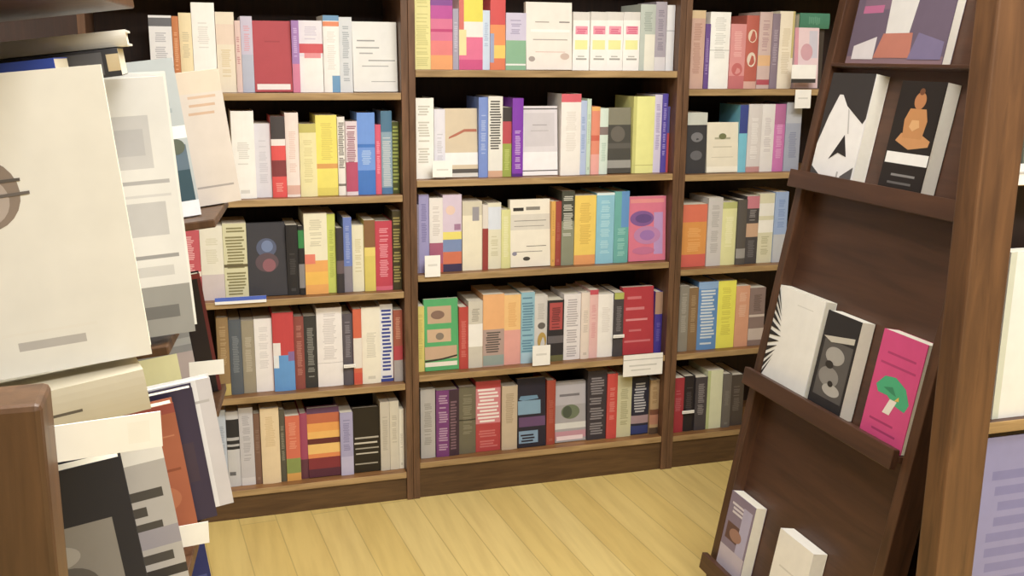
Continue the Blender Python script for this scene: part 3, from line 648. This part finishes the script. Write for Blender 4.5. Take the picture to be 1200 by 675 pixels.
# ------------------------------------------------------------------ open rack close by on the left
TH = math.radians(7)
T1, T2, T3 = 1.125, .735, .30
TB, TC, TD = 1.072, 1.147, .75        # the short far shelves
LL = math.radians(7)          # books and shelves tip back by this much
fx = lambda y: -.655 + (y+2.19)*math.tan(TH)      # the rack's front line
FR = Matrix.Translation((fx(-2.30), -2.30, 0)) @ Matrix.Rotation(-TH, 4, 'Z')   # local x = out of the front, y = away along it
lrack = empty('open_bookcase', FR); tag(lrack, 'brown wooden shelf rack close at the left, shelves tipped back', 'bookcase')
def left_shelf(z, y0, y1, t=.016, xr=-.065):
    p = MB(); p.box(-.31, xr, y0, y1, -t, 0, W_LEFT)
    o = p.build('shelf', lrack, .002); o.matrix_local = Matrix.Translation((0, 0, z)) @ Matrix.Rotation(-LL, 4, 'Y')
left_shelf(1.478, -.04, .46); left_shelf(T1, -.02, .455, .016, -.10); left_shelf(TB, .505, .60, .012, -.06); left_shelf(TC, 1.0, 1.25, .014, -.05); left_shelf(T2, -.02, .81); left_shelf(TD, 1.2, 1.37, .014, -.085); left_shelf(T3, -.02, 1.1)
p = MB(); p.box(-.345, -.325, -.04, 1.40, 0, 1.9, W_BACK); p.build('back_panel', lrack)
pq = at_y(74, 620, -2.36)
p = MB(); p.box(pq.x-.075, pq.x, -2.40, -2.352, 0, 1.2, W_LEFT)
o = p.build('upright', None, .004); o.parent = lrack; o.matrix_parent_inverse = FR.inverted()

def left_book(pr, Y, tier, W, D, H, base, deco, label, yaw=6, face=True, lift=0, hard=None, pages='E9E1CC', name='book', lean=7):
    """stands on a tipped shelf; pr = where its lower right corner is seen; printed side looks back towards the camera"""
    q = at_y(pr[0], pr[1], Y)
    z = tier + lift
    f = fx(Y)
    # foot follows the tipped shelf
    zz = z + math.tan(LL)*(q.x-f) + .003
    mw = Matrix.Translation((q.x, Y, zz)) @ Matrix.Rotation(-math.radians(lean), 4, 'Y') @ Matrix.Rotation(math.radians(yaw), 4, 'Z') @ Matrix.Translation((-W/2, 0, 0))
    o = book(mw, W, D, H, base, deco, face=face, hard=hard, pages=pages, name=name)
    tag(o, label, 'book', 'books on the open rack at the left'); return o
left_book((178, 412), -2.19, T1, .165, .030, .232, 'DFDDD5',
  [(R_, .42, .72, .085, .115, 'B4B0AC'), (R_, .36, .78, .14, .15, 'DEDBD2'), ('o', .40, .62, .16, .12, '8C7C70'), ('o', .39, .60, .12, .085, 'B0A29A'), ('o', .30, .71, .09, .05, '6A5040'), ('p', [(.25,.65),(.57,.655),(.57,.665),(.25,.662)], '5A5450'), ('p', [(.25,.6),(.6,.61),(.6,.62),(.25,.612)], '6A625E')],
  'big white cover with brown round picture, nearest on the left rack', lift=.041, yaw=3, lean=5.5)
# beige book lying under it
q = at_y(176, 445, -2.19)
for (X, Y, z, Wd, Dp, Th, base, lab, dc) in (
    (q.x, -2.205, T1+.0025, .20, .15, .034, 'BDB49C', 'beige book lying flat under the big white cover', [(R_, .35, .42, .25, .7, '5C5448')]),):
    mw = Matrix.Translation((X, Y, z+math.tan(LL)*(X-fx(Y)))) @ Matrix.Rotation(-LL, 4, 'Y') @ Matrix.Rotation(math.radians(10), 4, 'Z') @ Matrix.Rotation(math.radians(-90), 4, 'Y') @ Matrix.Translation((Th/2, 0, 0))
    o = book(mw, Th, Dp, Wd, base, dc); tag(o, lab, 'book')
# dark standing books behind it, with books lying across their tops
yy = -2.03
for k, (hh, c, nm) in enumerate(((.262, '3A3A40', 'dark grey'), (.262, '4A4038', 'dark brown'), (.262, '2C2C34', 'blue-black'), (.262, '54504C', 'taupe'), (.262, '383434', 'sooty black'))):
    mw_ = Matrix.Translation((-.70, yy, T1+math.tan(LL)*(-.70-fx(yy))+.003)) @ Matrix.Rotation(-LL, 4, 'Y') @ Matrix.Translation((-.07, 0, 0))
    o = book(mw_, .14, .042, hh, c, [(R_, .2, .8, .6, .64, blend(c, 'FFFFFF', .2))], face=True)
    tag(o, '%s book standing %s behind the big white cover' % (nm, ORD[k]), 'book', 'books on the open rack at the left'); yy += .047
def lying(pr, Y, W, D, T, base, deco, label, z):
    q = at_y(pr[0], pr[1], Y)
    mw = Matrix.Translation((q.x, Y, z+math.tan(LL)*(q.x-fx(Y)))) @ Matrix.Rotation(-LL, 4, 'Y') @ Matrix.Rotation(math.radians(-90), 4, 'Y') @ Matrix.Translation((T/2, 0, 0))
    o = book(mw, T, D, W, base, deco); tag(o, label, 'book')
ZL = T1+.262+.006
lying((67, 78), -2.03, .17, .115, .022, '3C5CD0', [(T_, .3, .7, '6C88E0')], 'bright blue book lying on dark books behind the white cover', ZL)
lying((143, 82), -1.91, .20, .11, .028, '34343A', [(R_, .1, .9, .08, .4, '5C5C62'), (R_, .2, .8, .0, .06, 'C8B48C')], 'black book lying flat behind the blue book, left rack', ZL)
lying((150, 55), -1.90, .17, .10, .016, 'D8D2C4', [], 'cream book lying on top of the black book, left rack', ZL+.0295)
left_book((229, 385), -1.78, TB, .15, .026, .305, 'CCCCCB',
  [(B_, 0, .2, '8E8E8C'), (R_, .5, .9, .07, .12, '6A6A6A'), (R_, .45, .85, .66, .86, 'B4B4B6'), (R_, .5, .8, .71, .81, 'A8A8AC'), (R_, .4, .95, .60, .615, 'A0A0A2'), (R_, .45, .9, .4, .53, 'B0B0B2'), (R_, .4, .95, .31, .325, '8C8C8E'), (R_, .3, .95, .55, .56, 'BCBCBE'), (R_, .35, .9, .24, .28, 'B8B8B8')],
  'pale grey book with grey picture squares, right behind the white cover', yaw=5, lean=3.5, lift=.006)
left_book((231, 380), -1.745, TB, .15, .018, .31, 'D8D8D3', [], 'off-white book just behind the pale grey book, left rack', yaw=5, lean=3.5, lift=.006)
left_book((236, 248), -1.24, TC, .15, .026, .262, 'AEB6B8',
  [(B_, .5, .58, 'E6E8E6'), (R_, .55, .97, .12, .46, '5C7080'), (R_, .75, .97, .1, .3, '34505C'), ('o', .86, .45, .1, .05, '5A6254'), (B_, 0, .1, 'E2E4E6'), (T_, .62, .94, '98A4A8', .4, .9, .012)],
  'blue-grey book with dark teal picture, far part of left rack', yaw=4)
left_book((283, 235), -1.13, TC, .16, .04, .236, 'C8BDB2',
  [(R_, .62, .9, .74, .76, 'C0A084'), (R_, .62, .92, .8, .82, 'C4A68C'), (R_, .6, .88, .68, .7, 'C0A084'), (R_, .55, .95, .13, .145, '9A928C'), (B_, .84, 1, 'CDBDA8')],
  'beige book with tan lettering at the far end of left rack', yaw=4)
# second tier
left_book((187, 640), -1.96, T2, .15, .03, .265, '2A2A33',
  [(R_, .2, .86, 0, .76, '8C8884'), ('o', .5, .5, .2, .09, '605C5A'), ('o', .6, .3, .18, .06, '484442'), (R_, .3, .8, .14, .17, '5A5654'), ('o', .45, .64, .16, .05, 'A8A4A0')],
  'black book with grey picture, lower tier below the white cover', yaw=6)
left_book((219, 610), -1.76, T2, .14, .03, .215, 'B4B0AC',
  [(B_, .84, 1, 'E4E2DC'), (T_, .1, .8, '4C4844', .1, .95, .022), (B_, .3, .42, '9A96A0'), (B_, .1, .16, '3C3836')],
  'grey black-lettered book behind the black book, left rack lower tier', yaw=6)
left_book((233, 610), -1.60, T2, .14, .028, .2, 'A85A38', [(B_, .93, 1, '9A4438'), (R_, .3, .95, .5, .52, '8C4628'), ('o', .7, .3, .2, .1, 'B86C44'), (R_, .3, .95, .76, .77, 'C07850')],
  'rust-brown book on the lower tier of the left rack', yaw=6)
left_book((255, 607), -1.56, T2, .13, .024, .205, '352C44', [(R_, .5, .9, .3, .6, '3E3040')], 'dark plum book just behind the rust-brown book', yaw=5)
left_book((275, 606), -1.525, T2, .13, .02, .205, 'D2D0D2', [(R_, .84, 1, 0, 1, 'BCB8BC'), (R_, .6, .95, .82, .84, 'A8A4A4')], 'thin pale grey book behind the dark plum book', yaw=5)
left_book((236, 452), -1.02, TD, .15, .028, .235, '8E8E8C', [(B_, 0, .44, 'E4E0A4'), (R_, .8, 1, 0, .44, 'B4A4A0'), ('o', .6, .62, .3, .05, '5C5C5A'), ('o', .65, .8, .25, .06, '6E6E6C'), (B_, .5, .56, 'A8A8A4')],
  'grey-over-yellow book at far part of the lower tier, left rack', yaw=4)
left_book((259, 440), -.98, TD, .15, .03, .245, '1E1416', [(R_, .955, 1, 0, 1, '5E1A1A'), (B_, .96, 1, '7C2420')],
  'black book with dark red edge at far end of left rack', yaw=4)
# third tier
left_book((246, 700), -1.62, T3, .14, .035, .355, 'CFCCC8', [(B_, .88, 1, 'B8B4B0'), (R_, .55, .58, 0, .8, '9A9692')], 'tall pale grey book on the bottom tier, left rack', yaw=5)
left_book((264, 660), -1.30, T3, .13, .03, .335, '28306A', [(R_, .4, .95, .6, .64, '48508C')], 'tall navy book on the bottom tier of the left rack', yaw=4)
def left_card(px0, py0, px1, py1, Y, label, yaw, lines=()):
    a, c = at_y(px0, py1, Y), at_y(px1, py0, Y)
    W, H = c.x-a.x, c.z-a.z
    zc = at_y(px1, py1, Y).z
    root = empty('shelf_label', Matrix.Translation((c.x, Y, zc)) @ Matrix.Rotation(math.radians(yaw), 4, 'Z') @ Matrix.Translation((-W/2, 0, 0)))
    mb = MB(); shell(mb, W, at_y(px1, py0, Y).z-zc, 'E6E4DC', list(lines), 0, .0012); mb.build('card', root)
    mb = MB(); mb.box(-W*.45, W*.4, .0013, .003, .004, .014, paper('C8C6C2')); mb.build('card_holder', root)
    tag(root, label, 'label', 'shelf labels on the left rack')
left_card(45, 482, 188, 492+31, -2.335, 'broad white card below the big white cover, left rack', 10, [(R_, .72, .9, .2, .8, 'E2E0D6')])
left_card(222, 421, 262, 438, -1.08, 'white card at the foot of the black red-edged book', 5)
left_card(203, 611, 244, 636, -1.665, 'white card at the foot of the rust-brown book', 8)

# ------------------------------------------------------------------ light: ceiling panels over the aisles
def area(name, loc, sx, sy, power, col=(1, .98, .94)):
    l = bpy.data.lights.new(name, 'AREA'); l.shape = 'RECTANGLE'; l.size = sx; l.size_y = sy; l.energy = power; l.color = col
    o = bpy.data.objects.new(name, l); COL.objects.link(o); o.location = loc; return o
area('ceiling_light', (.1, -1.9, 2.85), 1.6, .5, 78)
area('ceiling_light', (.2, -3.5, 2.85), 1.6, .5, 85)
area('ceiling_light', (1.6, -2.6, 2.85), 1.2, .5, 40)
area('ceiling_light', (-2.0, -2.6, 2.85), 1.2, .5, 16)
wd = bpy.data.worlds.new('world'); SC.world = wd; wd.use_nodes = True
wd.node_tree.nodes['Background'].inputs[0].default_value = (1, .95, .88, 1); wd.node_tree.nodes['Background'].inputs[1].default_value = .3
SC.view_settings.view_transform = 'Standard'; SC.view_settings.look = 'None'; SC.view_settings.gamma = 1
SC.view_settings.use_curve_mapping = False
SC.view_settings.exposure = -.08
print('books on the back wall', count)
